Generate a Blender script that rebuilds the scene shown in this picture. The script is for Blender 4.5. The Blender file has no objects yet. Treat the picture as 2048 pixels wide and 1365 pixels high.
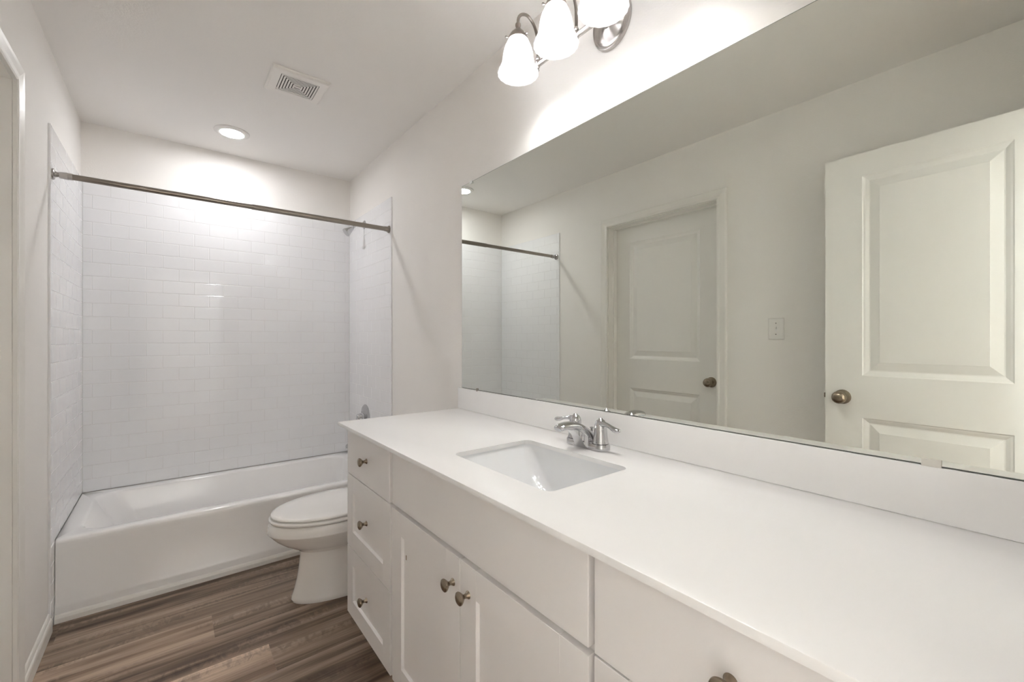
import bpy, bmesh, math, random
from mathutils import Vector, Matrix
PI = math.pi
random.seed(7)
S = bpy.context.scene
COL = S.collection

# ------------------------------------------------------------------ camera
cam_d = bpy.data.cameras.new('camera'); cam = bpy.data.objects.new('camera', cam_d); COL.objects.link(cam)
cam.location = (0.400, 0.0, 1.2137)
cam.rotation_euler = (PI / 2, 0, -0.6701)
cam_d.sensor_width = 36.0
cam_d.lens = 859.3 / 2048 * 36.0
cam_d.shift_y = -3.44 / 2048
cam_d.clip_start = 0.02
S.camera = cam
# ------------------------------------------------------------------ world, exposure
w = bpy.data.worlds.new('world'); S.world = w; w.use_nodes = True
w.node_tree.nodes['Background'].inputs[0].default_value = (0.9, 0.95, 1.0, 1)
w.node_tree.nodes['Background'].inputs[1].default_value = 0.35
S.view_settings.view_transform = 'Standard'; S.view_settings.look = 'None'
S.view_settings.gamma = 1.0; S.view_settings.use_curve_mapping = False
S.view_settings.exposure = 2.4
CAN_E, BULB_E, SHADE_E, HALL_FILL_E = 32.0, 24.5, 0.05, 58.0
LIGHT_COL = (1.0, 0.985, 0.965)
CAN_COL = (0.97, 0.975, 1.0)
cy = S.cycles
cy.max_bounces = 14; cy.diffuse_bounces = 8; cy.glossy_bounces = 6; cy.transmission_bounces = 8
cy.sample_clamp_indirect = 6.0; cy.use_denoising = True
try: cy.denoiser = 'OPENIMAGEDENOISE'
except Exception: pass

# ------------------------------------------------------------------ dimensions (metres)
XW = 1.486      # right wall face
XM = 1.479      # mirror / tile face on the right wall
YB = 3.394      # back wall face
YT = 3.385      # back tile face
YF = -0.050     # front wall face
H = 2.44

# ------------------------------------------------------------------ materials
MATS = {}
def mat(name, col, rough=0.5, metal=0.0, bump=None, spec=0.5, coat=0.0, emit=None, var=0.0):
    m = bpy.data.materials.new(name); m.use_nodes = True
    nt = m.node_tree; b = nt.nodes['Principled BSDF']
    b.inputs['Base Color'].default_value = (*col, 1)
    b.inputs['Roughness'].default_value = rough
    b.inputs['Metallic'].default_value = metal
    b.inputs['Specular IOR Level'].default_value = spec
    b.inputs['Coat Weight'].default_value = coat
    b.inputs['Coat Roughness'].default_value = 0.05
    tc = nt.nodes.new('ShaderNodeTexCoord')
    if emit:
        b.inputs['Emission Color'].default_value = (*emit[0], 1); b.inputs['Emission Strength'].default_value = emit[1]
    if bump:
        sc, st, dist = bump
        n = nt.nodes.new('ShaderNodeTexNoise'); n.inputs['Scale'].default_value = sc; n.inputs['Detail'].default_value = 3
        nt.links.new(tc.outputs['Object'], n.inputs['Vector'])
        bp = nt.nodes.new('ShaderNodeBump'); bp.inputs['Strength'].default_value = st; bp.inputs['Distance'].default_value = dist
        nt.links.new(n.outputs['Fac'], bp.inputs['Height']); nt.links.new(bp.outputs['Normal'], b.inputs['Normal'])
    if var:
        n = nt.nodes.new('ShaderNodeTexNoise'); n.inputs['Scale'].default_value = 3.0; n.inputs['Detail'].default_value = 2
        nt.links.new(tc.outputs['Object'], n.inputs['Vector'])
        r = nt.nodes.new('ShaderNodeValToRGB')
        r.color_ramp.elements[0].position = 0.35; r.color_ramp.elements[1].position = 0.65
        r.color_ramp.elements[0].color = (*[c * (1 - var) for c in col], 1); r.color_ramp.elements[1].color = (*col, 1)
        nt.links.new(n.outputs['Fac'], r.inputs['Fac']); nt.links.new(r.outputs['Color'], b.inputs['Base Color'])
    MATS[name] = m
    return m
mat('wall_paint', (0.892, 0.868, 0.835), 0.65, bump=(160, 0.35, 0.0016), spec=0.3, var=0.015)
mat('ceiling_paint', (0.89, 0.868, 0.84), 0.75, bump=(140, 0.3, 0.0016), spec=0.2)
mat('trim_paint', (0.86, 0.84, 0.80), 0.32, bump=(60, 0.04, 0.0005), var=0.01)
mat('door_paint', (0.86, 0.845, 0.81), 0.38, bump=(220, 0.06, 0.0004), var=0.01)
mat('cabinet_paint', (0.89, 0.87, 0.86), 0.38, bump=(420, 0.10, 0.0003), var=0.015)
mat('cabinet_inside', (0.60, 0.56, 0.52), 0.6, bump=(80, 0.1, 0.0004))
mat('slot_shade', (0.05, 0.045, 0.04), 0.8, bump=(80, 0.1, 0.0004))
mat('counter_marble', (0.90, 0.893, 0.885), 0.22, bump=(30, 0.015, 0.0005), var=0.012)
mat('sink_porcelain', (0.84, 0.85, 0.86), 0.08, coat=0.4, var=0.008)
mat('tub_enamel', (0.93, 0.918, 0.905), 0.12, coat=0.5, bump=(6, 0.02, 0.002), var=0.008)
mat('toilet_porcelain', (0.93, 0.91, 0.88), 0.09, coat=0.5, var=0.008)
mat('tile_glaze', (0.885, 0.885, 0.895), 0.055, bump=(22, 0.05, 0.0008), var=0.012)
mat('grout', (0.80, 0.79, 0.785), 0.8, bump=(300, 0.2, 0.0004))
mat('chrome', (0.57, 0.57, 0.58), 0.06, 1.0, bump=(20, 0.01, 0.0002))
mat('nickel', (0.34, 0.305, 0.27), 0.28, 1.0, bump=(200, 0.04, 0.0002), var=0.06)
mat('nickel_light', (0.50, 0.475, 0.455), 0.25, 1.0, bump=(200, 0.04, 0.0002), var=0.05)
mat('knob_bronze', (0.34, 0.28, 0.215), 0.27, 1.0, bump=(200, 0.04, 0.0002), var=0.08)
mat('mirror_silver', (0.80, 0.822, 0.772), 0.0, 1.0)
mat('mirror_edge', (0.12, 0.14, 0.12), 0.3, bump=(50, 0.05, 0.0003))
mat('plastic_white', (0.84, 0.82, 0.79), 0.35, bump=(90, 0.03, 0.0003))
mat('vent_plastic', (0.89, 0.86, 0.82), 0.4, bump=(90, 0.03, 0.0003))
mat('clear_plastic', (0.85, 0.85, 0.83), 0.12, bump=(50, 0.05, 0.0003))
mat('clip_brass', (0.74, 0.71, 0.65), 0.35, 0.0, bump=(50, 0.05, 0.0003))
mat('scuff_brown', (0.22, 0.15, 0.06), 0.6, bump=(200, 0.2, 0.0003))
mat('can_lens', (0.9, 0.9, 0.9), 0.5, emit=(CAN_COL, CAN_E))
mat('bulb_glow', (0.9, 0.9, 0.9), 0.5, emit=(LIGHT_COL, BULB_E))
mat('hall_fill_lens', (0.9, 0.9, 0.9), 0.5, emit=((0.86, 0.93, 1.0), HALL_FILL_E))

def shade_material():
    m = bpy.data.materials.new('frosted_glass'); m.use_nodes = True; nt = m.node_tree
    for n in list(nt.nodes): nt.nodes.remove(n)
    out = nt.nodes.new('ShaderNodeOutputMaterial')
    tc = nt.nodes.new('ShaderNodeTexCoord'); noi = nt.nodes.new('ShaderNodeTexNoise')
    noi.inputs['Scale'].default_value = 14; noi.inputs['Detail'].default_value = 4
    nt.links.new(tc.outputs['Object'], noi.inputs['Vector'])
    rp = nt.nodes.new('ShaderNodeValToRGB')
    rp.color_ramp.elements[0].position = 0.3; rp.color_ramp.elements[0].color = (0.76, 0.77, 0.80, 1)
    rp.color_ramp.elements[1].position = 0.7; rp.color_ramp.elements[1].color = (0.93, 0.93, 0.93, 1)
    nt.links.new(noi.outputs['Fac'], rp.inputs['Fac'])
    tr = nt.nodes.new('ShaderNodeBsdfTranslucent'); df = nt.nodes.new('ShaderNodeBsdfDiffuse')
    nt.links.new(rp.outputs['Color'], tr.inputs['Color']); nt.links.new(rp.outputs['Color'], df.inputs['Color'])
    gl = nt.nodes.new('ShaderNodeBsdfGlossy'); gl.inputs['Roughness'].default_value = 0.15
    m1 = nt.nodes.new('ShaderNodeMixShader'); m1.inputs[0].default_value = 0.70
    nt.links.new(tr.outputs[0], m1.inputs[1]); nt.links.new(df.outputs[0], m1.inputs[2])
    m2 = nt.nodes.new('ShaderNodeMixShader'); m2.inputs[0].default_value = 0.04
    nt.links.new(m1.outputs[0], m2.inputs[1]); nt.links.new(gl.outputs[0], m2.inputs[2])
    em = nt.nodes.new('ShaderNodeEmission'); em.inputs['Strength'].default_value = SHADE_E
    em.inputs['Color'].default_value = (*LIGHT_COL, 1)
    ad = nt.nodes.new('ShaderNodeAddShader')
    nt.links.new(m2.outputs[0], ad.inputs[0]); nt.links.new(em.outputs[0], ad.inputs[1])
    nt.links.new(ad.outputs[0], out.inputs[0])
    MATS['frosted_glass'] = m
shade_material()

def floor_material():
    m = bpy.data.materials.new('vinyl_plank'); m.use_nodes = True; nt = m.node_tree; L = nt.links
    b = nt.nodes['Principled BSDF']
    at = nt.nodes.new('ShaderNodeAttribute'); at.attribute_name = 'plank'      # per-plank random colour
    tc = nt.nodes.new('ShaderNodeTexCoord')
    sep = nt.nodes.new('ShaderNodeSeparateColor'); L.new(at.outputs['Color'], sep.inputs[0])
    off = nt.nodes.new('ShaderNodeCombineXYZ')
    mu = nt.nodes.new('ShaderNodeMath'); mu.operation = 'MULTIPLY'; mu.inputs[1].default_value = 37.0
    L.new(sep.outputs[0], mu.inputs[0]); L.new(mu.outputs[0], off.inputs[0])
    mu2 = nt.nodes.new('ShaderNodeMath'); mu2.operation = 'MULTIPLY'; mu2.inputs[1].default_value = 19.0
    L.new(sep.outputs[1], mu2.inputs[0]); L.new(mu2.outputs[0], off.inputs[1])
    add = nt.nodes.new('ShaderNodeVectorMath'); add.operation = 'ADD'
    L.new(tc.outputs['Object'], add.inputs[0]); L.new(off.outputs[0], add.inputs[1])
    def noise(scale, detail, rough=0.5, dist=0.0):
        mp = nt.nodes.new('ShaderNodeMapping'); mp.inputs['Scale'].default_value = scale
        L.new(add.outputs[0], mp.inputs['Vector'])
        n = nt.nodes.new('ShaderNodeTexNoise'); n.inputs['Scale'].default_value = 1.0
        n.inputs['Detail'].default_value = detail; n.inputs['Roughness'].default_value = rough
        n.inputs['Distortion'].default_value = dist
        L.new(mp.outputs[0], n.inputs['Vector']); return n
    broad = noise((0.8, 15, 1), 4, 0.58, 0.30)
    fine = noise((5, 170, 1), 4, 0.65)
    fig = noise((34, 16, 1), 3, 0.6, 1.2)       # cross figure
    figm = noise((1.6, 14, 1), 1)
    rp = nt.nodes.new('ShaderNodeValToRGB'); e = rp.color_ramp.elements
    e[0].position = 0.33; e[0].color = (0.100, 0.058, 0.036, 1)
    e[1].position = 0.70; e[1].color = (0.66, 0.50, 0.38, 1)
    k = e.new(0.43); k.color = (0.22, 0.145, 0.098, 1)
    k = e.new(0.54); k.color = (0.42, 0.305, 0.222, 1)
    L.new(broad.outputs['Fac'], rp.inputs['Fac'])
    def ramp(src, p0, p1, c0, c1):
        r = nt.nodes.new('ShaderNodeValToRGB'); r.color_ramp.elements[0].position = p0; r.color_ramp.elements[1].position = p1
        r.color_ramp.elements[0].color = (c0, c0, c0, 1); r.color_ramp.elements[1].color = (c1, c1, c1, 1)
        L.new(src.outputs['Fac'], r.inputs['Fac']); return r
    def mult(a, bb, fac=1.0, facsock=None):
        x = nt.nodes.new('ShaderNodeMix'); x.data_type = 'RGBA'; x.blend_type = 'MULTIPLY'
        x.inputs[0].default_value = fac
        if facsock: L.new(facsock, x.inputs[0])
        L.new(a, x.inputs[6]); L.new(bb, x.inputs[7]); return x.outputs[2]
    c = mult(rp.outputs['Color'], ramp(fine, 0.3, 0.7, 0.76, 1.12).outputs['Color'])
    c = mult(c, ramp(fig, 0.42, 0.56, 0.66, 1.06).outputs['Color'], facsock=ramp(figm, 0.50, 0.60, 0.0, 0.8).outputs['Color'])
    pr = nt.nodes.new('ShaderNodeMapRange'); pr.inputs[3].default_value = 0.66; pr.inputs[4].default_value = 1.22
    L.new(sep.outputs[2], pr.inputs[0])
    c = mult(c, pr.outputs[0])
    L.new(c, b.inputs['Base Color'])
    rr_ = nt.nodes.new('ShaderNodeMapRange'); rr_.inputs[3].default_value = 0.30; rr_.inputs[4].default_value = 0.48
    L.new(fine.outputs['Fac'], rr_.inputs[0]); L.new(rr_.outputs[0], b.inputs['Roughness'])
    bp = nt.nodes.new('ShaderNodeBump'); bp.inputs['Strength'].default_value = 0.15; bp.inputs['Distance'].default_value = 0.0006
    L.new(fine.outputs['Fac'], bp.inputs['Height']); L.new(bp.outputs[0], b.inputs['Normal'])
    b.inputs['Specular IOR Level'].default_value = 0.4
    MATS['vinyl_plank'] = m
floor_material()

# ------------------------------------------------------------------ mesh helpers
ORG = {}
def obj(name, bm, m, parent=None, smooth=False, local=False, angle=40):
    """one mesh object; coordinates are world unless local"""
    me = bpy.data.meshes.new(name)
    if parent is not None and not local:
        o_ = ORG.get(parent.name, Vector((0, 0, 0)))
        bmesh.ops.translate(bm, verts=bm.verts, vec=-o_)
    bmesh.ops.recalc_face_normals(bm, faces=bm.faces)
    bm.to_mesh(me); bm.free()
    ob = bpy.data.objects.new(name, me); COL.objects.link(ob)
    me.materials.append(MATS[m])
    if smooth:
        for p in me.polygons: p.use_smooth = True
        me.set_sharp_from_angle(angle=math.radians(angle))
    if parent is not None:
        ob.parent = parent
        ORG[ob.name] = ORG.get(parent.name, Vector((0, 0, 0)))
    return ob
def tag(o, label, cat, group=None):
    o['label'] = label; o['category'] = cat
    if group: o['group'] = group
    return o
def thing(name, loc, label, cat, group=None, rz=0.0):
    o = bpy.data.objects.new(name, None); COL.objects.link(o); o.location = loc; o.rotation_euler = (0, 0, rz)
    o.empty_display_size = 0.05
    ORG[o.name] = Vector(loc)
    return tag(o, label, cat, group)
def struct(name, bm, m, parent=None, **k):
    o = obj(name, bm, m, parent, **k)
    if parent is None: o['kind'] = 'structure'
    return o
def B(): return bmesh.new()
def box(bm, lo, hi, bev=0.0, seg=2):
    lo = Vector(lo); hi = Vector(hi)
    r = bmesh.ops.create_cube(bm, size=1.0)
    for v in r['verts']:
        v.co = Vector((lo[i] + (v.co[i] + 0.5) * (hi[i] - lo[i]) for i in range(3)))
    if bev:
        es = list({e for v in r['verts'] for e in v.link_edges})
        bmesh.ops.bevel(bm, geom=es, offset=bev, segments=seg, affect='EDGES', profile=0.5)
    return bm
def loft(bm, loops, cap0=True, cap1=True, closed=True):
    L = [[bm.verts.new(p) for p in lp] for lp in loops]
    n = len(L[0])
    for a, b in zip(L, L[1:]):
        for i in range(n if closed else n - 1):
            j = (i + 1) % n
            bm.faces.new((a[i], a[j], b[j], b[i]))
    if cap0: bm.faces.new(L[0][::-1])
    if cap1: bm.faces.new(L[-1])
    return bm
def rr(x0, x1, y0, y1, r, z, n=6):
    P = []
    for cx, cyy, a0 in ((x1 - r, y1 - r, 0), (x0 + r, y1 - r, 1), (x0 + r, y0 + r, 2), (x1 - r, y0 + r, 3)):
        for k in range(n + 1):
            a = (a0 + k / n) * PI / 2
            P.append(Vector((cx + r * math.cos(a), cyy + r * math.sin(a), z)))
    return P
def basis(ax):
    ax = Vector(ax).normalized()
    t = Vector((0, 0, 1)) if abs(ax.z) < 0.9 else Vector((1, 0, 0))
    u = ax.cross(t).normalized(); v = ax.cross(u).normalized()
    return ax, u, v
def lathe(bm, prof, c, ax=(0, 0, 1), n=32, su=1.0, sv=1.0, cap0=True, cap1=True, flute=0.0, nf=0):
    """prof: (radius, height along ax)"""
    ax, u, v = basis(ax); c = Vector(c); loops = []
    for r, h in prof:
        lp = []
        for k in range(n):
            a = 2 * PI * k / n
            q = max(r, 1e-5) * (1 + (flute * math.cos(nf * a) if nf else 0))
            lp.append(c + ax * h + u * (q * su * math.cos(a)) + v * (q * sv * math.sin(a)))
        loops.append(lp)
    return loft(bm, loops, cap0, cap1)
def tube(bm, pts, rad, n=14, flat=None, cap=True):
    """swept tube with per-point radius; flat=(su, sv) list squashes the section"""
    pts = [Vector(p) for p in pts]; loops = []
    pu = None
    for i, p in enumerate(pts):
        d = (pts[min(i + 1, len(pts) - 1)] - pts[max(i - 1, 0)]).normalized()
        if pu is None: _, u, v = basis(d)
        else:
            u = (pu - d * pu.dot(d)).normalized(); v = d.cross(u).normalized()
        pu = u
        r = rad[i] if isinstance(rad, (list, tuple)) else rad
        fu, fv = flat[i] if flat else (1, 1)
        loops.append([p + u * (r * fu * math.cos(2 * PI * k / n)) + v * (r * fv * math.sin(2 * PI * k / n)) for k in range(n)])
    return loft(bm, loops, cap, cap)
def smooth_path(P, m=6):
    """Catmull-Rom through P; P may carry extra numbers (radius...)"""
    P = [tuple(p) for p in P]; out = []
    for i in range(len(P) - 1):
        p0 = P[max(i - 1, 0)]; p1 = P[i]; p2 = P[i + 1]; p3 = P[min(i + 2, len(P) - 1)]
        for k in range(m):
            t = k / m
            out.append(tuple(0.5 * (2 * b + (c - a) * t + (2 * a - 5 * b + 4 * c - d) * t * t + (-a + 3 * b - 3 * c + d) * t ** 3)
                             for a, b, c, d in zip(p0, p1, p2, p3)))
    out.append(P[-1]); return out
def wedge_profile(bm, prof, a, b, mapf):
    """extrude a 2-D profile between parameters a and b; mapf(p, q, t) -> point"""
    return loft(bm, [[mapf(p, q, t) for p, q in prof] for t in (a, b)])
def dup(o, loc, label=None, group=None):
    c = o.copy(); COL.objects.link(c); c.location = loc
    if label: c['label'] = label
    if group: c['group'] = group
    for ch in list(o.children):
        d = ch.copy(); COL.objects.link(d); d.parent = c
        for g in list(ch.children):
            f = g.copy(); COL.objects.link(f); f.parent = d
    return c

# ================================================================== SETTING
HY = -1.55
# floor: planks running across the room
bm = B(); lay = bm.loops.layers.color.new('plank')
PW = 0.177; rows = {}
fixed = {1: 0.538, -1: 0.703, 0: 1.19, 2: 0.93, -2: 0.35, 3: 1.25}
PB = {(3, True): 0.05, (3, False): 0.0, (2, True): 0.45, (2, False): 0.35, (1, False): 0.75, (1, True): 0.35, (0, True): 0.4, (0, False): 0.62, (-1, False): 0.9, (-1, True): 0.5, (-2, True): 0.3, (-2, False): 0.7}
r0 = int(math.floor((HY - 1.944) / PW)) ; r1 = int(math.floor((3.45 - 1.944) / PW))
for r in range(r0, r1 + 1):
    y0 = 1.944 + r * PW; y1 = y0 + PW
    x = fixed.get(r, random.uniform(0, 1.2)) - 1.22 * 2
    while x < 2.1:
        xa = max(x, -0.7); xb = min(x + 1.22, 2.1)
        if xb > xa + 0.001:
            g = 0.0006; z = -0.0004
            col = (random.random(), random.random(), PB.get((r, xa > fixed.get(r, 9) - 0.01), random.random()), 1)
            vs = [bm.verts.new(p) for p in ((xa, y0, z), (xb, y0, z), (xb, y1, z), (xa, y1, z),
                                            (xa + g, y0 + g, 0), (xb - g, y0 + g, 0), (xb - g, y1 - g, 0), (xa + g, y1 - g, 0))]
            fs = [bm.faces.new(vs[4:8])]
            for i in range(4): fs.append(bm.faces.new((vs[i], vs[(i + 1) % 4], vs[4 + (i + 1) % 4], vs[4 + i])))
            for f in fs:
                for l in f.loops: l[lay] = col
        x += 1.22
box(bm, (-0.7, HY - 0.1, -0.1), (2.1, 3.5, -0.0006))
struct('floor', bm, 'vinyl_plank')
struct('ceiling', box(B(), (-0.7, HY - 0.1, H), (2.1, 3.5, H + 0.1)), 'ceiling_paint')
# left wall with the closed door's opening
DY0, DY1, DZ = 1.255, 2.068, 2.045
bm = B()
box(bm, (-0.115, YF - 0.115, 0), (0, DY0 - 0.02, H)); box(bm, (-0.115, DY1 + 0.02, 0), (0, YB + 0.1, H))
box(bm, (-0.115, DY0 - 0.02, DZ + 0.02), (0, DY1 + 0.02, H))
wall_left = struct('wall_left', bm, 'wall_paint')
wall_right = struct('wall_right', box(B(), (XW, YF - 0.115, 0), (XW + 0.115, YB + 0.1, H)), 'wall_paint')
wall_back = struct('wall_back', box(B(), (0, YB, 0), (XW, YB + 0.1, H)), 'wall_paint')
EX0, EX1 = 0.175, 0.905
bm = B()
box(bm, (0, YF - 0.115, 0), (EX0 - 0.02, YF, H)); box(bm, (EX1 + 0.02, YF - 0.115, 0), (XW, YF, H))
box(bm, (EX0 - 0.02, YF - 0.115, DZ + 0.02), (EX1 + 0.02, YF, H))
struct('wall_front', bm, 'wall_paint')
struct('wall_hall_back', box(B(), (-0.7, HY - 0.1, 0), (2.1, HY, H)), 'wall_paint')
struct('wall_hall_left', box(B(), (-0.7, HY, 0), (-0.6, YF - 0.115, H)), 'wall_paint')
struct('wall_hall_right', box(B(), (2.0, HY, 0), (2.1, YF - 0.115, H)), 'wall_paint')
bm = B(); box(bm, (-0.6, YF - 0.165, 0), (-0.115, YF - 0.115, H)); box(bm, (XW + 0.115, YF - 0.165, 0), (2.0, YF - 0.115, H))
struct('wall_hall_front', bm, 'wall_paint')

# casings: (across, out) colonial profile
CAS = [(0, 0), (0, 0.010), (0.004, 0.013), (0.012, 0.013), (0.016, 0.0105), (0.024, 0.0115), (0.040, 0.016), (0.050, 0.018), (0.055, 0.016), (0.057, 0.010), (0.057, 0)]
def casing_loop(mapf, a0, a1, zt):
    """mitred U: a0/a1 opening edges, profile offset outward"""
    bm = B(); loops = []
    for (aa, zz, sx, sz) in ((a0, 0, -1, 0), (a0, zt, -1, 1), (a1, zt, 1, 1), (a1, 0, 1, 0)):
        loops.append([mapf(aa + sx * p, zz + sz * p, q) for p, q in CAS])
    return loft(bm, loops)
k = 0.006
bm = casing_loop(lambda a, z, q: Vector((q + 0.0005, a, z)), DY0 - k, DY1 + k, DZ + k)
struct('trim_1', bm, 'trim_paint')
# jamb and stops of the closed door
bm = B()
box(bm, (-0.115, DY0 - 0.02, 0), (0.0, DY0, DZ + 0.02)); box(bm, (-0.115, DY1, 0), (0.0, DY1 + 0.02, DZ + 0.02)); box(bm, (-0.115, DY0, DZ), (0.0, DY1, DZ + 0.02))
for a, b in ((DY0, DY0 + 0.011), (DY1 - 0.011, DY1)): box(bm, (-0.086, a, 0), (-0.05, b, DZ - 0.011), 0.002)
box(bm, (-0.086, DY0, DZ - 0.011), (-0.05, DY1, DZ), 0.002)
struct('trim_2', bm, 'trim_paint')
# entry doorway casing and jamb
bm = casing_loop(lambda a, z, q: Vector((a, YF + q + 0.0005, z)), EX0 - k + 0.02, EX1 + k - 0.03, DZ + k)
struct('trim_3', bm, 'trim_paint')
bm = B()
box(bm, (EX0 - 0.02, YF - 0.115, 0), (EX0, YF, DZ + 0.02)); box(bm, (EX1, YF - 0.115, 0), (EX1 + 0.02, YF, DZ + 0.02)); box(bm, (EX0, YF - 0.115, DZ), (EX1, YF, DZ + 0.02))
struct('trim_4', bm, 'trim_paint')

BASE = [(0, 0), (0.013, 0), (0.013, 0.048), (0.011, 0.056), (0.007, 0.060), (0.007, 0.068), (0.004, 0.076), (0, 0.080)]
def baseboard(name, a, b, mapf):
    bm = B(); loft(bm, [[mapf(t, p, q) for p, q in BASE] for t in (a, b)]); return struct(name, bm, 'trim_paint')
baseboard('baseboard_left', DY1 + 0.0645, 2.579, lambda t, p, q: Vector((p + 0.0005, t, q)))
baseboard('baseboard_left_near', YF + 0.02, DY0 - 0.0645, lambda t, p, q: Vector((p + 0.0005, t, q)))
baseboard('baseboard_right', 1.756, 2.579, lambda t, p, q: Vector((XW - p - 0.0005, t, q)))
# shoe strip along the tub apron
bm = B()
SH = [(0, 0), (-0.013, 0), (-0.013, 0.020), (-0.009, 0.029), (-0.003, 0.034), (0, 0.034)]
loft(bm, [[Vector((t, 2.6505 + p, q)) for p, q in SH] for t in (0.009, XM - 0.001)])
struct('trim_5', bm, 'trim_paint')

# ---- tile surround
ZT0, ZTOP, PX, PZ = 0.352, 2.108, 0.1555, 0.0766
def tile_panel(a0, a1, z0, z1, phase, mapf, bm, jit=0.0005, zmin=None):
    """mapf(a, z, d): d = distance out from the wall face"""
    g = 0.0010
    nrow = int(math.ceil((ZTOP - z0) / PZ))
    for r in range(nrow):
        zt = ZTOP - r * PZ; zb = max(zt - PZ, z0)
        if zt > z1 + 1e-6 or zt - zb < 0.006: continue
        ph = phase + (PX / 2 if r % 2 else 0)
        i0 = int(math.floor((a0 - ph) / PX))
        i = i0
        while ph + i * PX < a1:
            xa = max(ph + i * PX, a0); xb = min(ph + (i + 1) * PX, a1); i += 1
            if xb - xa < 0.006: continue
            t = [random.uniform(-jit, jit) for _ in range(3)]
            def P(a, z, d, k=t):
                if d > 0.004:
                    d += k[0] * (a - (xa + xb) / 2) / PX + k[1] * (z - (zt + zb) / 2) / PZ
                return bm.verts.new(mapf(a, z, d))
            e = 0.0013
            A = [P(xa + g, zb + g, 0.001), P(xb - g, zb + g, 0.001), P(xb - g, zt - g, 0.001), P(xa + g, zt - g, 0.001)]
            Bq = [P(xa + g, zb + g, 0.0058), P(xb - g, zb + g, 0.0058), P(xb - g, zt - g, 0.0058), P(xa + g, zt - g, 0.0058)]
            Cq = [P(xa + g + e, zb + g + e, 0.0066), P(xb - g - e, zb + g + e, 0.0066), P(xb - g - e, zt - g - e, 0.0066), P(xa + g + e, zt - g - e, 0.0066)]
            for U, V in ((A, Bq), (Bq, Cq)):
                for q in range(4): bm.faces.new((U[q], U[(q + 1) % 4], V[(q + 1) % 4], V[q]))
            bm.faces.new(Cq)
    return bm
G = 0.0057
bm = tile_panel(0.008, XM - 0.001, ZT0, ZTOP, 0.124, lambda a, z, d: Vector((a, YB - d - 0.0015, z)), B())
tb = obj('tile_panel', bm, 'tile_glaze', wall_back)
obj('grout_bed', box(B(), (0, YB - G - 0.0015, ZT0), (XW, YB, ZTOP)), 'grout', wall_back)
ye = 2.583
for nm, par, mf, x0, x1 in (('l', wall_left, lambda a, z, d: Vector((d + 0.001, a, z)), 0.0, G + 0.001), ('r', wall_right, lambda a, z, d: Vector((XW - d - 0.001, a, z)), XW - G - 0.001, XW)):
    bm = B()
    tile_panel(ye + 0.0, YT - 0.0005, ZT0, ZTOP, YT - 20 * PX, mf, bm)
    tile_panel(ye + 0.0, 2.6595, 0.002, ZT0, YT - 20 * PX, mf, bm)
    obj('tile_panel', bm, 'tile_glaze', par)
    bm = B(); box(bm, (x0, ye + 0.001, ZT0), (x1, YB, ZTOP)); box(bm, (x0, ye + 0.001, 0.001), (x1, 2.66, ZT0))
    obj('grout_bed', bm, 'grout', par)
    ex0, ex1 = (0.0, 0.0077) if nm == 'l' else (XW - 0.0077, XW)
    obj('edge_trim', box(B(), (ex0, ye - 0.0035, 0.001), (ex1, ye + 0.0010, ZTOP), 0.0006, 1), 'tile_glaze', par)

# ---- doors
def leaf_side(bm, w, h, panels, y0, sgn):
    """one moulded face in the x-z plane at y0, outward direction sgn"""
    xs = [0, panels[0][0], panels[0][1], w]
    zs = [0]
    for p in panels: zs += [p[2], p[3]]
    zs.append(h)
    Vt = {}
    def v(x, z, d=0.0): 
        kx = (round(x, 5), round(z, 5), round(d, 5))
        if kx not in Vt: Vt[kx] = bm.verts.new((x, y0 + sgn * d, z))
        return Vt[kx]
    for i in range(3):
        for j in range(len(zs) - 1):
            if i == 1 and j % 2 == 1: continue
            bm.faces.new((v(xs[i], zs[j]), v(xs[i + 1], zs[j]), v(xs[i + 1], zs[j + 1]), v(xs[i], zs[j + 1])))
    for (a, b, c, d_) in panels:
        ins = [(0, 0), (0.004, -0.004), (0.010, -0.006), (0.022, -0.0125), (0.026, -0.0125), (0.058, -0.003), (0.060, -0.002)]
        lp = [[v(a + t, c + t, e), v(b - t, c + t, e), v(b - t, d_ - t, e), v(a + t, d_ - t, e)] for t, e in ins]
        for U, V in zip(lp, lp[1:]):
            for q in range(4): bm.faces.new((U[q], U[(q + 1) % 4], V[(q + 1) % 4], V[q]))
        bm.faces.new(lp[-1])
def leaf_mesh(w, h, th, panels):
    bm = B()
    leaf_side(bm, w, h, panels, 0.0, 1); leaf_side(bm, w, h, panels, -th, -1)
    # edges
    c = [(0, 0), (w, 0), (w, h), (0, h)]
    for q in range(4):
        (xa, za), (xb, zb) = c[q], c[(q + 1) % 4]
        bm.faces.new([bm.verts.new(p) for p in ((xa, 0, za), (xb, 0, zb), (xb, -th, zb), (xa, -th, za))])
    bmesh.ops.remove_doubles(bm, verts=bm.verts, dist=0.00005)
    return bm
KNOB = [(0.0325, 0.0), (0.0325, 0.004), (0.030, 0.009), (0.020, 0.012), (0.0125, 0.015), (0.0115, 0.026), (0.014, 0.031),
        (0.023, 0.036), (0.0275, 0.044), (0.0275, 0.052), (0.024, 0.060), (0.016, 0.066), (0.006, 0.0685), (0.0, 0.069)]
def door_knob(parent, x, z, th, local=True):
    for s, y in ((1, 0.0), (-1, -th)):
        o = obj('door_knob', lathe(B(), KNOB, (x, y, z), (0, s, 0), 36), 'knob_bronze', parent, True, True)
    return o
# closed door: leaf at x = -0.088, hinged far side; local x runs along -y
W1 = DY1 - DY0 - 0.006
d1 = bpy.data.objects.new('door_1', None); COL.objects.link(d1); d1.location = (-0.0865, DY1 - 0.003, 0.008); d1.rotation_euler = (0, 0, -PI / 2)
d1['kind'] = 'structure'
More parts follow.
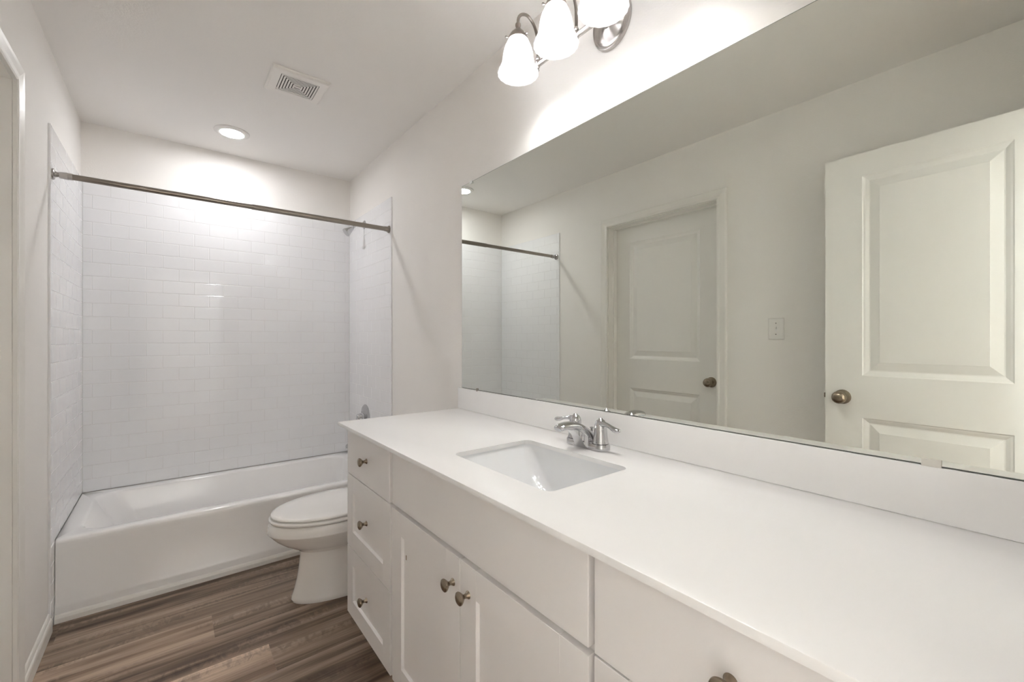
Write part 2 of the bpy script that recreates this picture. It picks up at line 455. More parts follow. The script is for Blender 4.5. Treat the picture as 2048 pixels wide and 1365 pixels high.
# local +y -> world +x (rz=-90: (x,y)->(y,-x))
obj('door_leaf', leaf_mesh(W1, 2.034, 0.0285, [(0.125, W1 - 0.148, 0.235, 0.850), (0.125, W1 - 0.148, 1.062, 1.915)]), 'door_paint', d1, local=True)
door_knob(d1, W1 - 0.072, 0.937, 0.0285)
# open entry door
hx, hy = 0.1925, -0.047; ex, ey = 0.166, 0.663
W2 = math.hypot(ex - hx, ey - hy)
d2 = bpy.data.objects.new('door_2', None); COL.objects.link(d2); d2.location = (hx, hy, 0.008)
ang = math.atan2(ey - hy, ex - hx)
d2.rotation_euler = (0, 0, ang); d2['kind'] = 'structure'
# local x along leaf from hinge; local -y points to the room (world +x): mirror so face y=-th is the room side
th = 0.035
bm = leaf_mesh(W2, 2.026, th, [(0.135, W2 - 0.137, 0.235, 0.860), (0.135, W2 - 0.137, 1.045, 1.925)])
bmesh.ops.translate(bm, verts=bm.verts, vec=(0, th, 0))
obj('door_leaf', bm, 'door_paint', d2, local=True)
for s, y in ((1, th), (-1, 0.0)):
    obj('door_knob', lathe(B(), KNOB, (W2 - 0.066, y, 0.945), (0, s, 0), 36), 'knob_bronze', d2, True, True)
obj('latch_bolt', box(B(), (W2, th / 2 - 0.006, 0.934), (W2 + 0.010, th / 2 + 0.006, 0.956), 0.002), 'knob_bronze', d2, local=True)
for hz in (0.22, 1.0, 1.80):
    obj('hinge', lathe(B(), [(0.006, 0), (0.006, 0.09)], (-0.004, -0.004, hz), (0, 0, 1), 12), 'nickel', d2, True, True)

# ================================================================== TUB
t = thing('bathtub', (0.74, 3.02, 0), 'white alcove bathtub below the tiled surround with a plain front apron', 'bathtub')
x0, x1, y1 = 0.0077, XW - 0.0078, 3.3857
n = 8
loops = [rr(x0, x1, 2.651, y1, 0.002, 0.0, n), rr(x0, x1, 2.651, y1, 0.002, 0.060, n), rr(x0, x1, 2.653, y1, 0.002, 0.070, n),
         rr(x0, x1, 2.6605, y1, 0.002, 0.084, n), rr(x0, x1, 2.6625, y1, 0.002, 0.315, n), rr(x0, x1, 2.663, y1, 0.002, 0.330, n),
         rr(x0, x1, 2.666, y1, 0.002, 0.340, n), rr(x0, x1, 2.673, y1, 0.002, 0.346, n), rr(x0 + 0.001, x1 - 0.001, 2.684, y1 - 0.001, 0.006, 0.348, n),
         rr(x0 + 0.055, x1 - 0.075, 2.722, y1 - 0.045, 0.10, 0.347, n), rr(x0 + 0.064, x1 - 0.083, 2.730, y1 - 0.052, 0.10, 0.344, n),
         rr(x0 + 0.072, x1 - 0.088, 2.737, y1 - 0.058, 0.10, 0.334, n), rr(x0 + 0.16, x1 - 0.105, 2.762, y1 - 0.078, 0.10, 0.16, n),
         rr(x0 + 0.20, x1 - 0.115, 2.775, y1 - 0.09, 0.10, 0.09, n), rr(x0 + 0.25, x1 - 0.15, 2.80, y1 - 0.115, 0.09, 0.066, n)]
obj('tub_shell', loft(B(), loops), 'tub_enamel', t, True, angle=50)
obj('drain', lathe(B(), [(0.032, 0), (0.032, 0.003), (0.024, 0.005), (0.0, 0.004)], (1.25, 3.02, 0.066), (0, 0, 1), 24), 'chrome', t, True)
obj('overflow_plate', lathe(B(), [(0.034, -0.004), (0.034, 0.003), (0.028, 0.007), (0.0, 0.008)], (1.386, 3.02, 0.245), (-1, 0, 0.08), 24), 'chrome', t, True)

# valve, spout, shower head
XR = XM + 0.0003
t = thing('shower_valve', (XR, 3.03, 0.68), 'round chrome shower valve with lever on tiled wall just past the counter corner', 'valve')
obj('escutcheon', lathe(B(), [(0.084, 0), (0.084, 0.003), (0.078, 0.008), (0.060, 0.013), (0.040, 0.016), (0.033, 0.02), (0.0, 0.021)], (XR, 3.03, 0.668), (-1, 0, 0), 48), 'chrome', t, True)
obj('hub', lathe(B(), [(0.026, 0.018), (0.025, 0.035), (0.021, 0.055), (0.017, 0.062), (0.0, 0.063)], (XR, 3.03, 0.668), (-1, 0, 0), 32), 'chrome', t, True)
obj('lever', tube(B(), [p[:3] for p in smooth_path([(XR - 0.05, 3.03, 0.668), (XR - 0.058, 3.022, 0.648), (XR - 0.064, 3.010, 0.615), (XR - 0.060, 3.0, 0.585)])],
    [q[0] for q in smooth_path([(0.016,), (0.013,), (0.010,), (0.011,)])]), 'chrome', t, True)
tag(obj('tub_spout', lathe(B(), [(0.033, 0), (0.033, 0.006), (0.026, 0.012), (0.026, 0.10), (0.024, 0.125), (0.017, 0.136), (0.0, 0.138)], (XR, 3.03, 0.475), (-1, 0, -0.06), 28), 'chrome', None, True),
    'chrome tub spout low on the tiled wall under the shower valve', 'spout')
t = thing('shower', (XR, 3.056, 2.031), 'small chrome shower head on a bent arm just behind the curtain rod', 'shower head')
obj('flange', lathe(B(), [(0.030, 0), (0.029, 0.004), (0.018, 0.012), (0.010, 0.014), (0, 0.0145)], (XR, 3.056, 2.031), (-1, 0, 0), 32), 'chrome', t, True)
obj('arm', tube(B(), [p for p in smooth_path([(XR, 3.056, 2.031), (1.455, 3.056, 2.031), (1.435, 3.056, 2.027), (1.415, 3.056, 2.014), (1.402, 3.056, 2.002), (1.394, 3.056, 1.994)])], 0.0085, 12), 'chrome', t, True)
ax = Vector((-0.75, 0, -0.66)).normalized()
obj('nozzle', lathe(B(), [(0.008, -0.008), (0.0135, 0.0), (0.014, 0.008), (0.018, 0.014), (0.020, 0.022), (0.027, 0.042), (0.0305, 0.054), (0.030, 0.059), (0.026, 0.060), (0.0, 0.058)], (1.393, 3.056, 1.993), ax, 32), 'chrome', t, True)

# curtain rod
YR, ZR = 2.613, 1.909
t = thing('shower_rod', (0.74, YR, ZR), 'long brushed nickel tension curtain rod spanning the tub alcove', 'curtain rod')
obj('tube', tube(B(), [(0.055, YR, ZR), (0.75, YR, ZR)], 0.0125, 24), 'nickel', t, True)
obj('outer_tube', tube(B(), [(0.73, YR, ZR), (XM - 0.020, YR, ZR)], 0.0142, 24), 'nickel', t, True)
tw = obj('twist_collar', lathe(B(), [(0.009, 0.014), (0.0125, 0.020), (0.0142, 0.024), (0.0155, 0.046), (0.0142, 0.0465), (0.0142, 0.060), (0.0, 0.060)], (0.008, YR, ZR), (1, 0, 0), 24), 'nickel_light', t, True)
tw['label'] = 'lighter chrome twist collar at the left end'
obj('end_cap', lathe(B(), [(0.0235, 0.0), (0.0235, 0.003), (0.021, 0.006), (0.013, 0.008), (0.010, 0.016), (0.0, 0.016)], (0.008, YR, ZR), (1, 0, 0), 28), 'nickel_light', t, True)
obj('end_cap', lathe(B(), [(0.0235, 0.0), (0.0235, 0.004), (0.020, 0.008), (0.0165, 0.011), (0.0155, 0.030), (0.0143, 0.034), (0.0, 0.034)], (XM - 0.0005, YR, ZR), (-1, 0, 0), 28), 'nickel', t, True)

# ================================================================== TOILET
TY = 2.19
t = thing('toilet', (1.1, TY, 0), 'white elongated toilet with closed lid between the tub and the vanity', 'toilet')
def egg(xf, xb, hw, z, n=44, fl=0.58, pb=2.6):
    xm = xf + (xb - xf) * fl; P = []
    for i in range(n):
        a = 2 * PI * i / n; c, s = math.cos(a), math.sin(a)
        if c < 0: x = xm + (xm - xf) * c; y = hw * s        # front: plain ellipse
        else:
            x = xm + (xb - xm) * (abs(c) ** (2 / pb)); y = hw * math.copysign(abs(s) ** (2 / pb), s) if s else 0
        P.append(Vector((x, TY + y, z)))
    return P
bowl = [egg(0.838, 1.36, 0.118, 0.0), egg(0.834, 1.36, 0.121, 0.010), egg(0.836, 1.36, 0.120, 0.022), egg(0.846, 1.355, 0.113, 0.05), egg(0.858, 1.35, 0.107, 0.10),
        egg(0.867, 1.34, 0.104, 0.16), egg(0.871, 1.335, 0.104, 0.205), egg(0.869, 1.33, 0.107, 0.226), egg(0.856, 1.33, 0.116, 0.239), egg(0.832, 1.32, 0.131, 0.253),
        egg(0.800, 1.31, 0.150, 0.273), egg(0.772, 1.30, 0.168, 0.296), egg(0.752, 1.295, 0.181, 0.318), egg(0.741, 1.29, 0.188, 0.332), egg(0.7365, 1.29, 0.1905, 0.3375), egg(0.736, 1.29, 0.191, 0.340),
        egg(0.739, 1.29, 0.191, 0.358), egg(0.744, 1.29, 0.189, 0.374), egg(0.749, 1.285, 0.186, 0.380), egg(0.755, 1.28, 0.182, 0.3825)]
obj('bowl', loft(B(), bowl), 'toilet_porcelain', t, True, angle=28)
obj('seat', loft(B(), [egg(0.752, 1.225, 0.184, 0.386), egg(0.744, 1.23, 0.190, 0.389), egg(0.7415, 1.23, 0.192, 0.395), egg(0.743, 1.23, 0.190, 0.400), egg(0.750, 1.225, 0.185, 0.403)]), 'toilet_porcelain', t, True, angle=60)
obj('lid', loft(B(), [egg(0.757, 1.232, 0.180, 0.407), egg(0.750, 1.235, 0.186, 0.4095), egg(0.749, 1.235, 0.187, 0.4135), egg(0.752, 1.233, 0.185, 0.418), egg(0.765, 1.225, 0.175, 0.4215),
                      egg(0.82, 1.19, 0.135, 0.4245), egg(0.90, 1.13, 0.07, 0.4258)]), 'toilet_porcelain', t, True, angle=60)
for s in (-1, 1):
    obj('seat_hinge', lathe(B(), [(0.012, -0.02), (0.012, 0.02)], (1.238, TY + s * 0.07, 0.408), (0, 1, 0), 16), 'plastic_white', t, True)
tk = loft(B(), [rr(1.285, 1.470, TY - 0.19, TY + 0.19, 0.03, 0.372), rr(1.275, 1.474, TY - 0.205, TY + 0.205, 0.03, 0.42), rr(1.268, 1.476, TY - 0.215, TY + 0.215, 0.03, 0.695)])
obj('tank', tk, 'toilet_porcelain', t, True, angle=50)
obj('tank_lid', loft(B(), [rr(1.262, 1.478, TY - 0.222, TY + 0.222, 0.03, 0.6955), rr(1.260, 1.479, TY - 0.224, TY + 0.224, 0.03, 0.700), rr(1.260, 1.479, TY - 0.224, TY + 0.224, 0.03, 0.722), rr(1.268, 1.474, TY - 0.216, TY + 0.216, 0.03, 0.728)]),
    'toilet_porcelain', t, True, angle=50)
obj('neck', loft(B(), [rr(1.20, 1.46, TY - 0.11, TY + 0.11, 0.03, 0.0), rr(1.20, 1.46, TY - 0.10, TY + 0.10, 0.03, 0.2), rr(1.19, 1.465, TY - 0.13, TY + 0.13, 0.03, 0.32), rr(1.18, 1.465, TY - 0.16, TY + 0.16, 0.03, 0.3715)]), 'toilet_porcelain', t, True, angle=50)
obj('flush_lever', tube(B(), [(1.262, TY + 0.16, 0.63), (1.250, TY + 0.16, 0.63), (1.246, TY + 0.12, 0.626), (1.246, TY + 0.08, 0.620)], [0.010, 0.009, 0.006, 0.007]), 'chrome', t, True)

# ================================================================== VANITY
XFACE, XFR = 0.945, 0.9643
def cab_knob(parent, y, z):
    prof = [(0.0095, 0.0), (0.0092, 0.0015), (0.0062, 0.005), (0.0048, 0.010), (0.0055, 0.0135), (0.0095, 0.017), (0.0138, 0.0215), (0.0155, 0.0245), (0.0150, 0.0270), (0.0115, 0.0295), (0.005, 0.0312), (0.0, 0.0315)]
    return obj('knob', lathe(B(), prof, (XFACE + 0.0002, y, z), (-1, 0, 0), 32), 'knob_bronze', parent, True)
def slab(name, parent, ya, yb, za, zb, m='cabinet_paint'):
    return obj(name, box(B(), (XFACE, ya, za), (XFR - 0.0003, yb, zb), 0.0018, 2), m, parent)
def shaker(name, parent, ya, yb, za, zb, st=0.068, rl=0.070):
    bm = B(); bv = 0.0007
    box(bm, (XFACE, ya, za), (XFR - 0.0003, ya + st, zb), bv, 1); box(bm, (XFACE, yb - st, za), (XFR - 0.0003, yb, zb), bv, 1)
    box(bm, (XFACE, ya + st, za), (XFR - 0.0003, yb - st, za + rl), bv, 1); box(bm, (XFACE, ya + st, zb - rl), (XFR - 0.0003, yb - st, zb), bv, 1)
    # panel with a sloped lip all round
    a, b, c, d = ya + st, yb - st, za + rl, zb - rl
    L_ = [[Vector((XFACE + dd, a + k, c + k)), Vector((XFACE + dd, b - k, c + k)), Vector((XFACE + dd, b - k, d - k)), Vector((XFACE + dd, a + k, d - k))] for k, dd in ((0.0, 0.0008), (0.0022, 0.0075), (0.003, 0.0085))]
    loft(bm, L_, cap0=False)
    box(bm, (XFACE + 0.0095, a - 0.004, c - 0.004), (XFR - 0.004, b + 0.004, d + 0.004))
    return obj(name, bm, 'cabinet_paint', parent)
def carcass(t, y0, y1, ZC=0.870):
    bm = B()
    box(bm, (XFR + 0.019, y0 + 0.0003, 0.10), (XW - 0.001, y0 + 0.016, ZC)); box(bm, (XFR + 0.019, y1 - 0.016, 0.10), (XW - 0.001, y1 - 0.0003, ZC))
    box(bm, (XFR + 0.019, y0 + 0.016, 0.10), (XW - 0.008, y1 - 0.016, 0.116)); box(bm, (XW - 0.008, y0 + 0.016, 0.10), (XW - 0.001, y1 - 0.016, ZC))
    obj('cabinet_box', bm, 'cabinet_inside', t)
    bm = B(); f = 0.038
    box(bm, (XFR, y0 + 0.0003, 0.138), (XFR + 0.019, y0 + f, ZC)); box(bm, (XFR, y1 - f, 0.138), (XFR + 0.019, y1 - 0.0003, ZC))
    box(bm, (XFR, y0 + f, 0.138), (XFR + 0.019, y1 - f, 0.17)); box(bm, (XFR, y0 + f, ZC - 0.03), (XFR + 0.019, y1 - f, ZC))
    box(bm, (XFR, y0 + f, 0.672), (XFR + 0.019, y1 - f, 0.712))
    obj('face_frame', bm, 'cabinet_paint', t)
    obj('toe_kick', box(B(), (XFR + 0.06, y0 + 0.0003, 0.0), (XFR + 0.075, y1 - 0.0003, 0.0998)), 'cabinet_paint', t)
Y12, Y23, YE = 1.307, 0.4765, 1.750
gr = 'vanity base cabinets under the long countertop'
t1 = thing('base_cabinet', (1.2, (YE + Y12) / 2, 0), 'grey-white vanity cabinet with three stacked drawers at the toilet end', 'cabinet', gr)
carcass(t1, Y12, YE)
bm = B(); box(bm, (XFR, YE + 0.0002, 0.138), (XW - 0.001, YE + 0.005, 0.8703)); box(bm, (XFR + 0.061, YE + 0.0002, 0.0), (XW - 0.001, YE + 0.005, 0.138))
obj('end_panel', bm, 'cabinet_paint', t1)
d = slab('drawer', t1, 1.317, 1.735, 0.690, 0.860); cab_knob(d, 1.523, 0.778)
d = shaker('drawer', t1, 1.311, 1.735, 0.409, 0.6865, 0.062, 0.064); cab_knob(d, 1.523, 0.556)
d = shaker('drawer', t1, 1.311, 1.735, 0.142, 0.4055, 0.062, 0.064); cab_knob(d, 1.523, 0.282)
t2 = thing('base_cabinet', (1.2, (Y12 + Y23) / 2, 0), 'grey-white vanity cabinet with two shaker doors directly below the sink', 'cabinet', gr)
carcass(t2, Y23, Y12)
slab('false_front', t2, 0.483, 1.296, 0.697, 0.860)
d = shaker('door', t2, 0.8915, 1.296, 0.142, 0.684); cab_knob(d, 0.922, 0.614)
obj('scuff_mark', box(B(), (XFACE - 0.0004, 1.192, 0.5585), (XFACE + 0.001, 1.1945, 0.5725), 0.0003, 1), 'scuff_brown', d)
d = shaker('door', t2, 0.483, 0.8885, 0.142, 0.684); cab_knob(d, 0.853, 0.614)
t3 = thing('base_cabinet', (1.2, (YF + Y23) / 2, 0), 'grey-white vanity cabinet with one wide top drawer at the near right end', 'cabinet', gr)
carcass(t3, YF + 0.001, Y23)
d = slab('drawer', t3, 0.028, 0.470, 0.696, 0.860); cab_knob(d, 0.250, 0.788)
shaker('door', t3, 0.028, 0.470, 0.142, 0.6925)

# countertop with sink cut-out
SX0, SX1, SY0, SY1 = 1.032, 1.320, 0.672, 1.077
t = thing('countertop', (1.2, 0.86, 0.871), 'long white cultured marble countertop with a low backsplash running under the mirror', 'countertop')
ZC1, ZC0 = 0.884, 0.871
def plate_with_hole(outer, hole, z0, z1, edge):
    bm = B(); stacks = []
    for P, s in ((outer, 1), (hole, -1)):
        c = sum((p for p in P), Vector()) / len(P)
        def off(P, d):
            out = []
            for p in P:
                q = p.copy(); dx, dy = p.x - c.x, p.y - c.y
                q.x -= math.copysign(min(d, abs(dx)), dx); q.y -= math.copysign(min(d, abs(dy)), dy); out.append(q)
            return out
        rings = []
        for dz, dd in ((z1, edge), (z1 - edge * 0.3, edge * 0.3), (z1 - edge, 0), (z0, 0)):
            rings.append([Vector((q.x, q.y, dz)) for q in off(P, s * dd)])
        V = [[bm.verts.new(q) for q in r] for r in rings]
        n_ = len(P)
        for a, b in zip(V, V[1:]):
            for i in range(n_): bm.faces.new((a[i], a[(i + 1) % n_], b[(i + 1) % n_], b[i]))
        stacks.append(V)
    for lv in (0, 3):
        es = []
        for V in stacks:
            r = V[lv]
            for i in range(len(r)): es.append(bm.edges.get((r[i], r[(i + 1) % len(r)])))
        bmesh.ops.triangle_fill(bm, use_beauty=True, edges=es)
    return bm
outer = rr(0.920, XW - 0.001, YF + 0.001, 1.777, 0.006, 0, 4)
hole = rr(SX0, SX1, SY0, SY1, 0.022, 0, 8)
obj('slab', plate_with_hole(outer, hole, ZC0, ZC1, 0.0022), 'counter_marble', t, True, angle=25)
obj('backsplash', box(B(), (XM - 0.0030, YF + 0.001, ZC1 + 0.0002), (XW - 0.001, 1.7765, 0.9835), 0.0012, 2), 'counter_marble', t, True, angle=25)

# undermount sink
t = thing('sink', (1.176, 0.875, 0.74), 'white rectangular undermount sink set into the countertop in front of the faucet', 'sink')
def ring(dx, dy0, r, z): return rr(SX0 - 0.004 + dx, SX1 + 0.004 - dx, SY0 - 0.004 + dy0, SY1 + 0.004 - dy0, r, z, 10)
prof = [(0.000, 0.000, 0.024, ZC0 - 0.0008), (0.000, 0.000, 0.024, 0.866), (0.002, 0.006, 0.026, 0.858), (0.004, 0.014, 0.030, 0.846), (0.007, 0.028, 0.034, 0.828),
        (0.010, 0.045, 0.038, 0.808), (0.013, 0.064, 0.040, 0.788), (0.017, 0.086, 0.042, 0.768), (0.024, 0.110, 0.044, 0.752), (0.036, 0.135, 0.046, 0.742), (0.060, 0.160, 0.040, 0.737)]
obj('basin', loft(B(), [rr(SX0 - 0.025, SX1 + 0.025, SY0 - 0.025, SY1 + 0.025, 0.03, ZC0 - 0.0008, 10)] + [ring(*p) for p in prof], cap0=False), 'sink_porcelain', t, True, angle=60)
obj('drain', lathe(B(), [(0.022, 0.0), (0.022, 0.002), (0.016, 0.003), (0.0, 0.002)], (1.176, 0.8745, 0.737), (0, 0, 1), 28), 'chrome', t, True)

# faucet
FX, FY, FZ = 1.403, 0.891, ZC1 + 0.0002
t = thing('faucet', (FX, FY, FZ), 'chrome two-handle centerset faucet on the countertop behind the sink', 'faucet')
bl = []
for (dd, z) in ((0.0015, 0.0), (0.0, 0.002), (0.0, 0.015), (0.002, 0.019), (0.006, 0.0205)):
    bl.append(rr(FX - 0.027 + dd, FX + 0.027 - dd, FY - 0.079 + dd, FY + 0.079 - dd, 0.0265 - dd, FZ + z, 10))
obj('base', loft(B(), bl), 'chrome', t, True, angle=35)
# spout: flat-bottomed swept section rising to the front
sp = smooth_path([  # x, z centre, half width, half thickness
    (1.406, 0.905, 0.0280, 0.026), (1.392, 0.919, 0.0265, 0.022), (1.374, 0.9355, 0.0245, 0.0180), (1.350, 0.9500, 0.0225, 0.0150), (1.322, 0.9570, 0.0215, 0.0130),
    (1.298, 0.9580, 0.0205, 0.0115), (1.281, 0.9545, 0.0190, 0.0100), (1.2755, 0.9515, 0.014, 0.007)], 5)
loops = []
for i, (x, z, hw, ht) in enumerate(sp):
    a = sp[max(i - 1, 0)]; b = sp[min(i + 1, len(sp) - 1)]
    dv = Vector((b[0] - a[0], 0, b[1] - a[1])).normalized(); up = Vector((-dv.z, 0, dv.x)); up = up if up.z > 0 else -up
    lp = []
    for k_ in range(28):
        an = 2 * PI * k_ / 28; c, s = math.cos(an), math.sin(an)
        sy = math.copysign(abs(c) ** 0.75, c); sz = math.copysign(abs(s) ** 0.8, s)
        if s < 0: sz *= 0.75
        p = Vector((x, FY, z)) + Vector((0, 1, 0)) * hw * sy + up * ht * sz
        if p.z < FZ + 0.001: p.z = FZ + 0.001
        lp.append(p)
    loops.append(lp)
obj('spout', loft(B(), loops), 'chrome', t, True, angle=50)
# wedge-shaped apron under the spout
wl = []
for x, zb, zt, hw in ((1.398, FZ, 0.925, 0.026), (1.378, FZ, 0.925, 0.026), (1.366, FZ + 0.014, 0.936, 0.0205), (1.350, FZ + 0.040, 0.944, 0.0175), (1.330, FZ + 0.058, 0.951, 0.0155)):
    wl.append([Vector((x, FY - hw, zb)), Vector((x, FY + hw, zb)), Vector((x, FY + hw * 0.92, zt)), Vector((x, FY - hw * 0.92, zt))])
obj('spout_body', loft(B(), wl), 'chrome', t)
for s in (-1, 1):
    hy_ = FY + s * 0.0508
    hub = obj('handle', lathe(B(), [(0.0245, 0.0), (0.0245, 0.002), (0.0230, 0.004), (0.0215, 0.014), (0.0200, 0.028), (0.0190, 0.042), (0.0185, 0.052), (0.0165, 0.061), (0.0120, 0.0675), (0.0070, 0.0705), (0.0055, 0.0735), (0.0, 0.075)],
                    (FX, hy_, FZ + 0.0205), (0, 0, 1), 36), 'chrome', t, True, angle=60)
    q = smooth_path([(0.0, 0.076, 0.0120, 1.0), (0.014, 0.0790, 0.0105, 0.85), (0.028, 0.0790, 0.0088, 0.7), (0.043, 0.0755, 0.0085, 0.65), (0.057, 0.0710, 0.0108, 0.6), (0.068, 0.0690, 0.0118, 0.6), (0.0755, 0.0695, 0.0085, 0.6), (0.078, 0.070, 0.003, 0.6)], 5)
    obj('lever', tube(B(), [(FX - 0.004 - 0.10 * a[0], hy_ + s * a[0], FZ + a[1]) for a in q], [a[2] for a in q], 16, [(1.0, a[3]) for a in q] if True else None), 'chrome', hub, True, angle=60)
obj('lift_rod', lathe(B(), [(0.0025, 0.0), (0.0025, 0.040), (0.0035, 0.043), (0.0052, 0.052), (0.0075, 0.0545), (0.0075, 0.057), (0.004, 0.058), (0.0, 0.058)], (FX + 0.022, FY + 0.002, FZ + 0.0), (0, 0, 1), 20), 'chrome', t, True)

# mirror
ZM0, ZM1, YM = 0.9850, 1.9384, 1.745
t = thing('wall_mirror', (XW, 0.85, ZM0), 'large frameless wall mirror above the countertop backsplash', 'mirror')
obj('backing', box(B(), (XM + 0.0004, YF + 0.002, ZM0), (XW - 0.0003, YM, ZM1)), 'mirror_edge', t)
obj('glass', box(B(), (XM - 0.0003, YF + 0.003, ZM0 + 0.0014), (XM + 0.0003, YM - 0.0016, ZM1 - 0.0018)), 'mirror_silver', t)
def clip(y, z, up, m, wd):
    bm = B(); s = 1 if up else -1
    lo, hi = sorted((z - s * 0.010, z + s * 0.004))
    box(bm, (XM - 0.004, y - wd / 2, lo), (XM - 0.001, y + wd / 2, hi), 0.0008, 1)
    return obj('mirror_clip', bm, m, t)
c = clip(1.661, ZM1, True, 'clear_plastic', 0.020); c['label'] = 'clear plastic clip on the top edge'
c = clip(0.138, ZM0 + 0.002, False, 'clip_brass', 0.027); c['label'] = 'pale metal clip on the bottom edge'
clip(1.612, ZM0 - 0.002, False, 'nickel', 0.010)

# ================================================================== LAMPS
LZ, XB = 2.190, 1.420
YL = [1.140, 0.955, 0.770, 0.585]; YC = sum(YL) / 4
t = thing('vanity_light', (XW, YC, LZ), 'brushed nickel four-lamp vanity light with frosted bell shades above the mirror', 'wall lamp')
obj('backplate', lathe(B(), [(0.086, 0), (0.086, 0.004), (0.082, 0.010), (0.076, 0.010), (0.072, 0.009), (0.062, 0.013), (0.045, 0.022), (0.030, 0.027), (0.024, 0.030), (0.0, 0.030)], (XW - 0.0005, YC, LZ + 0.02), (-1, 0, 0), 56, su=0.86, sv=1.0), 'nickel_light', t, True, angle=50)
obj('bar', tube(B(), [(XB, YL[0] - 0.004, LZ), (XB, YL[3] + 0.004, LZ)], 0.0095, 24), 'nickel_light', t, True)
obj('bar_mount', tube(B(), [(XW - 0.025, YC, LZ), (XB, YC, LZ)], 0.011, 20), 'nickel_light', t, True)
XS = 1.330
for y in YL:
    arm_pts = smooth_path([(XB, y, LZ + 0.006), (XB + 0.001, y, LZ + 0.05), (XB - 0.002, y, LZ + 0.095), (XB - 0.018, y, LZ + 0.132), (XB - 0.045, y, LZ + 0.151), (XB - 0.072, y, LZ + 0.145), (XS + 0.002, y, LZ + 0.125), (XS, y, LZ + 0.098)], 6)
    a = obj('arm', tube(B(), arm_pts, 0.0052, 16), 'nickel', t, True)
    bm = B()
    lathe(bm, [(0.0, -0.014), (0.006, -0.0125), (0.0105, -0.006), (0.012, 0.0), (0.0105, 0.006), (0.007, 0.011), (0.0085, 0.014), (0.0085, 0.018), (0.006, 0.024), (0.0, 0.024)], (XB, y, LZ + 0.004), (0, 0, 1), 24)
    lathe(bm, [(0.0, -0.030), (0.004, -0.029), (0.006, -0.024), (0.0035, -0.018), (0.008, -0.014), (0.008, -0.009), (0.0, -0.008)], (XB, y, LZ + 0.004), (0, 0, 1), 20)
    obj('bar_joint', bm, 'nickel_light', a, True)
    zt = 2.287
    h = obj('shade_holder', lathe(B(), [(0.0, 0.012), (0.006, 0.0115), (0.0095, 0.006), (0.0098, 0.0), (0.0075, -0.006), (0.0065, -0.010), (0.010, -0.012), (0.013, -0.015), (0.017, -0.019),
                                       (0.025, -0.027), (0.031, -0.036), (0.034, -0.045), (0.0345, -0.050), (0.033, -0.050), (0.030, -0.040), (0.0, -0.030)], (XS, y, zt), (0, 0, 1), 36), 'nickel', a, True, angle=50)
    for k_ in range(3):
        bm = B()
        an = 2 * PI * k_ / 3 + 0.6; dx, dy = math.cos(an), math.sin(an)
        tube(bm, [(XS + 0.033 * dx, y + 0.033 * dy, zt - 0.044), (XS + 0.041 * dx, y + 0.041 * dy, zt - 0.044)], 0.0022, 8)
        lathe(bm, [(0.0, -0.004), (0.003, -0.003), (0.004, 0.0), (0.003, 0.003), (0, 0.004)], (XS + 0.042 * dx, y + 0.042 * dy, zt - 0.044), (0, 0, 1), 10)
        obj('thumb_screw', bm, 'nickel_light', a, True)
    # frosted bell shade, open below
    z0 = 2.121
    outp = [(0.0305, 0.124), (0.033, 0.117), (0.040, 0.102), (0.0465, 0.085), (0.0505, 0.066), (0.0525, 0.050), (0.0545, 0.038), (0.059, 0.027), (0.0645, 0.016), (0.0685, 0.006), (0.0695, 0.0)]
    full = outp + [(r - 0.0025, zz + 0.0004) for r, zz in reversed(outp)]
    bm = B(); lathe(bm, full, (XS, y, z0), (0, 0, 1), 72, cap0=False, cap1=False, flute=0.012, nf=18)
    sh = obj('shade', bm, 'frosted_glass', t, True, angle=80)
    bm = B(); lathe(bm, [(0.0, -0.006), (0.012, -0.004), (0.022, 0.004), (0.0285, 0.018), (0.029, 0.030), (0.025, 0.044), (0.017, 0.060), (0.0125, 0.074), (0.0125, 0.084), (0, 0.085)], (XS, y, z0 + 0.050), (0, 0, 1), 28)
    obj('bulb', bm, 'bulb_glow', sh, True)

t = thing('recessed_light', (0.680, 3.020, H), 'round white recessed ceiling light glowing over the tub', 'ceiling light')
obj('trim_ring', lathe(B(), [(0.090, 0.0), (0.089, 0.004), (0.082, 0.009), (0.066, 0.012), (0.060, 0.010), (0.060, 0.006)], (0.680, 3.020, H - 0.0003), (0, 0, -1), 56, cap0=True, cap1=False), 'plastic_white', t, True)
obj('lens', lathe(B(), [(0.0595, 0.005), (0.0595, 0.009), (0.045, 0.0105), (0.0, 0.011)], (0.680, 3.020, H - 0.0003), (0, 0, -1), 48), 'can_lens', t, True)

t = thing('ceiling_vent', (0.875, 2.262, H), 'white square exhaust fan grille on the ceiling with concentric slots', 'vent')
vx0, vx1, vy0, vy1 = 0.752, 0.998, 2.148, 2.376
bm = B(); gx, gy = 0.082, 0.076; cx, cyv = 0.875, 2.262
lp = []
for (e, dz, inner) in ((0.0, 0.0, 0), (0.0, 0.004, 0), (0.003, 0.0085, 0), (0.010, 0.0135, 0)):
    lp.append([Vector((vx0 + e, vy0 + e, H - dz)), Vector((vx1 - e, vy0 + e, H - dz)), Vector((vx1 - e, vy1 - e, H - dz)), Vector((vx0 + e, vy1 - e, H - dz))])
for dz in (0.0145, 0.0035):
    lp.append([Vector((cx - gx, cyv - gy, H - dz)), Vector((cx + gx, cyv - gy, H - dz)), Vector((cx + gx, cyv + gy, H - dz)), Vector((cx - gx, cyv + gy, H - dz))])
loft(bm, lp, cap0=False, cap1=False)
obj('cover_frame', bm, 'vent_plastic', t)
obj('shade_backing', box(B(), (cx - gx, cyv - gy, H - 0.0033), (cx + gx, cyv + gy, H - 0.0003)), 'slot_shade', t)  # near-black plate, painted as the shade behind the slots
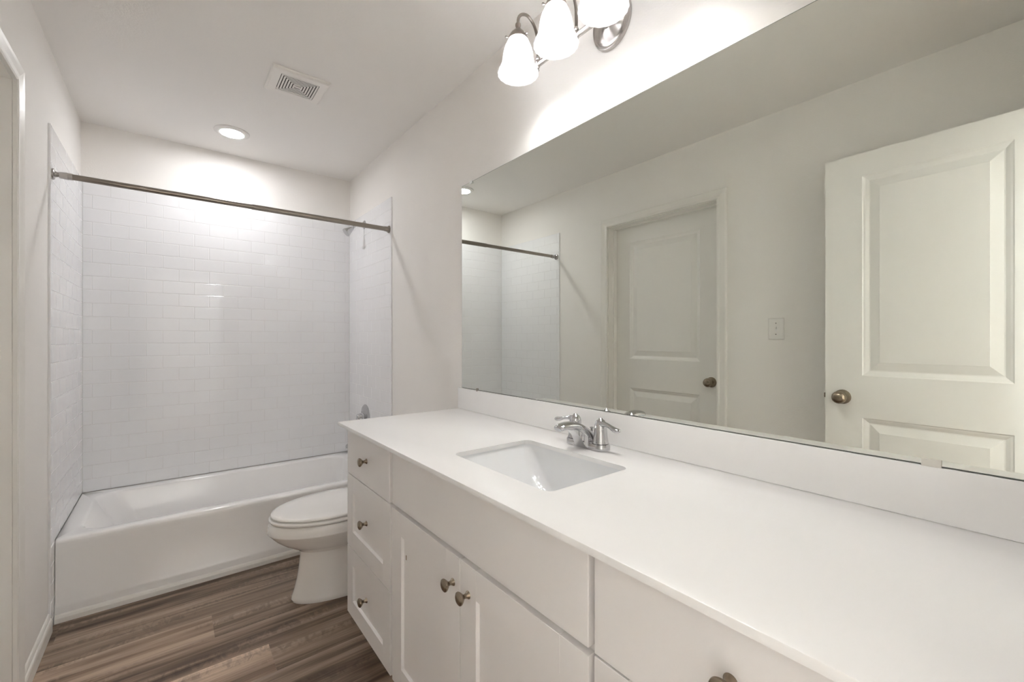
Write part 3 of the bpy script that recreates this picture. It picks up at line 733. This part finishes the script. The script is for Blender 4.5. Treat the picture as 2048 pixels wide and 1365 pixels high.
for i in range(7):
    f0 = 1 - i / 7.0 - 0.035; f1 = f0 - (0.092 if i < 6 else 0.2)
    bm = B()
    a0, b0 = gx * f0, gy * f0 if i < 6 else gy * f0
    a0 = gx * f0; b0 = gy * f0; a1 = a0 - 0.0076; b1 = b0 - 0.0058
    if i == 6: a0 = 0.012; b0 = 0.006; box(bm, (cx - a0, cyv - b0, H - 0.0145), (cx + a0, cyv + b0, H - 0.0034))
    else:
        zt_, zb_ = H - 0.0145, H - 0.0135
        R4 = lambda a, b, z: [Vector((cx - a, cyv - b, z)), Vector((cx + a, cyv - b, z)), Vector((cx + a, cyv + b, z)), Vector((cx - a, cyv + b, z))]
        loft(bm, [R4(a0, b0, zb_), R4(a0, b0, zt_), R4(a1, b1, zt_), R4(a1, b1, zb_)], cap0=False, cap1=False)
    obj('louver', bm, 'vent_plastic', t)

# light switch on the left wall (seen in the mirror)
SY, SZ = 0.931, 1.2705
t = thing('light_switch', (0, SY, SZ), 'white toggle light switch plate on the wall beside the open door', 'light switch')
bm = B(); loft(bm, [[Vector((xx, SY + sy * (0.039 - e), SZ + sz * (0.058 - e))) for sy, sz in ((-1, -1), (1, -1), (1, 1), (-1, 1))] for xx, e in ((0.0005, 0), (0.003, 0), (0.0062, 0.004))])
obj('plate', bm, 'plastic_white', t)
obj('toggle', box(B(), (0.006, SY - 0.004, SZ - 0.002), (0.017, SY + 0.004, SZ + 0.011), 0.0015), 'plastic_white', t)
obj('toggle_slot', box(B(), (0.0055, SY - 0.0055, SZ - 0.012), (0.0068, SY + 0.0055, SZ + 0.012)), 'grout', t)
for s in (-1, 1): obj('screw', lathe(B(), [(0.0032, 0), (0.0026, 0.0012), (0, 0.0014)], (0.0062, SY, SZ + s * 0.030), (1, 0, 0), 12), 'nickel_light', t, True)

# added fill lamp in the unseen hall, brightens the room through the doorway
t = thing('hall_fill_light', (1.72, -0.345, H), 'added round fill light in the unseen hall outside the doorway', 'ceiling light')
obj('rim', lathe(B(), [(0.17, 0), (0.17, 0.02), (0.155, 0.03), (0.15, 0.02)], (1.72, -0.345, H - 0.0003), (0, 0, -1), 48, cap1=False), 'nickel', t, True)
obj('diffuser', lathe(B(), [(0.15, 0.02), (0.14, 0.045), (0.10, 0.068), (0.05, 0.08), (0.0, 0.083)], (1.72, -0.345, H - 0.0003), (0, 0, -1), 48), 'hall_fill_lens', t, True)
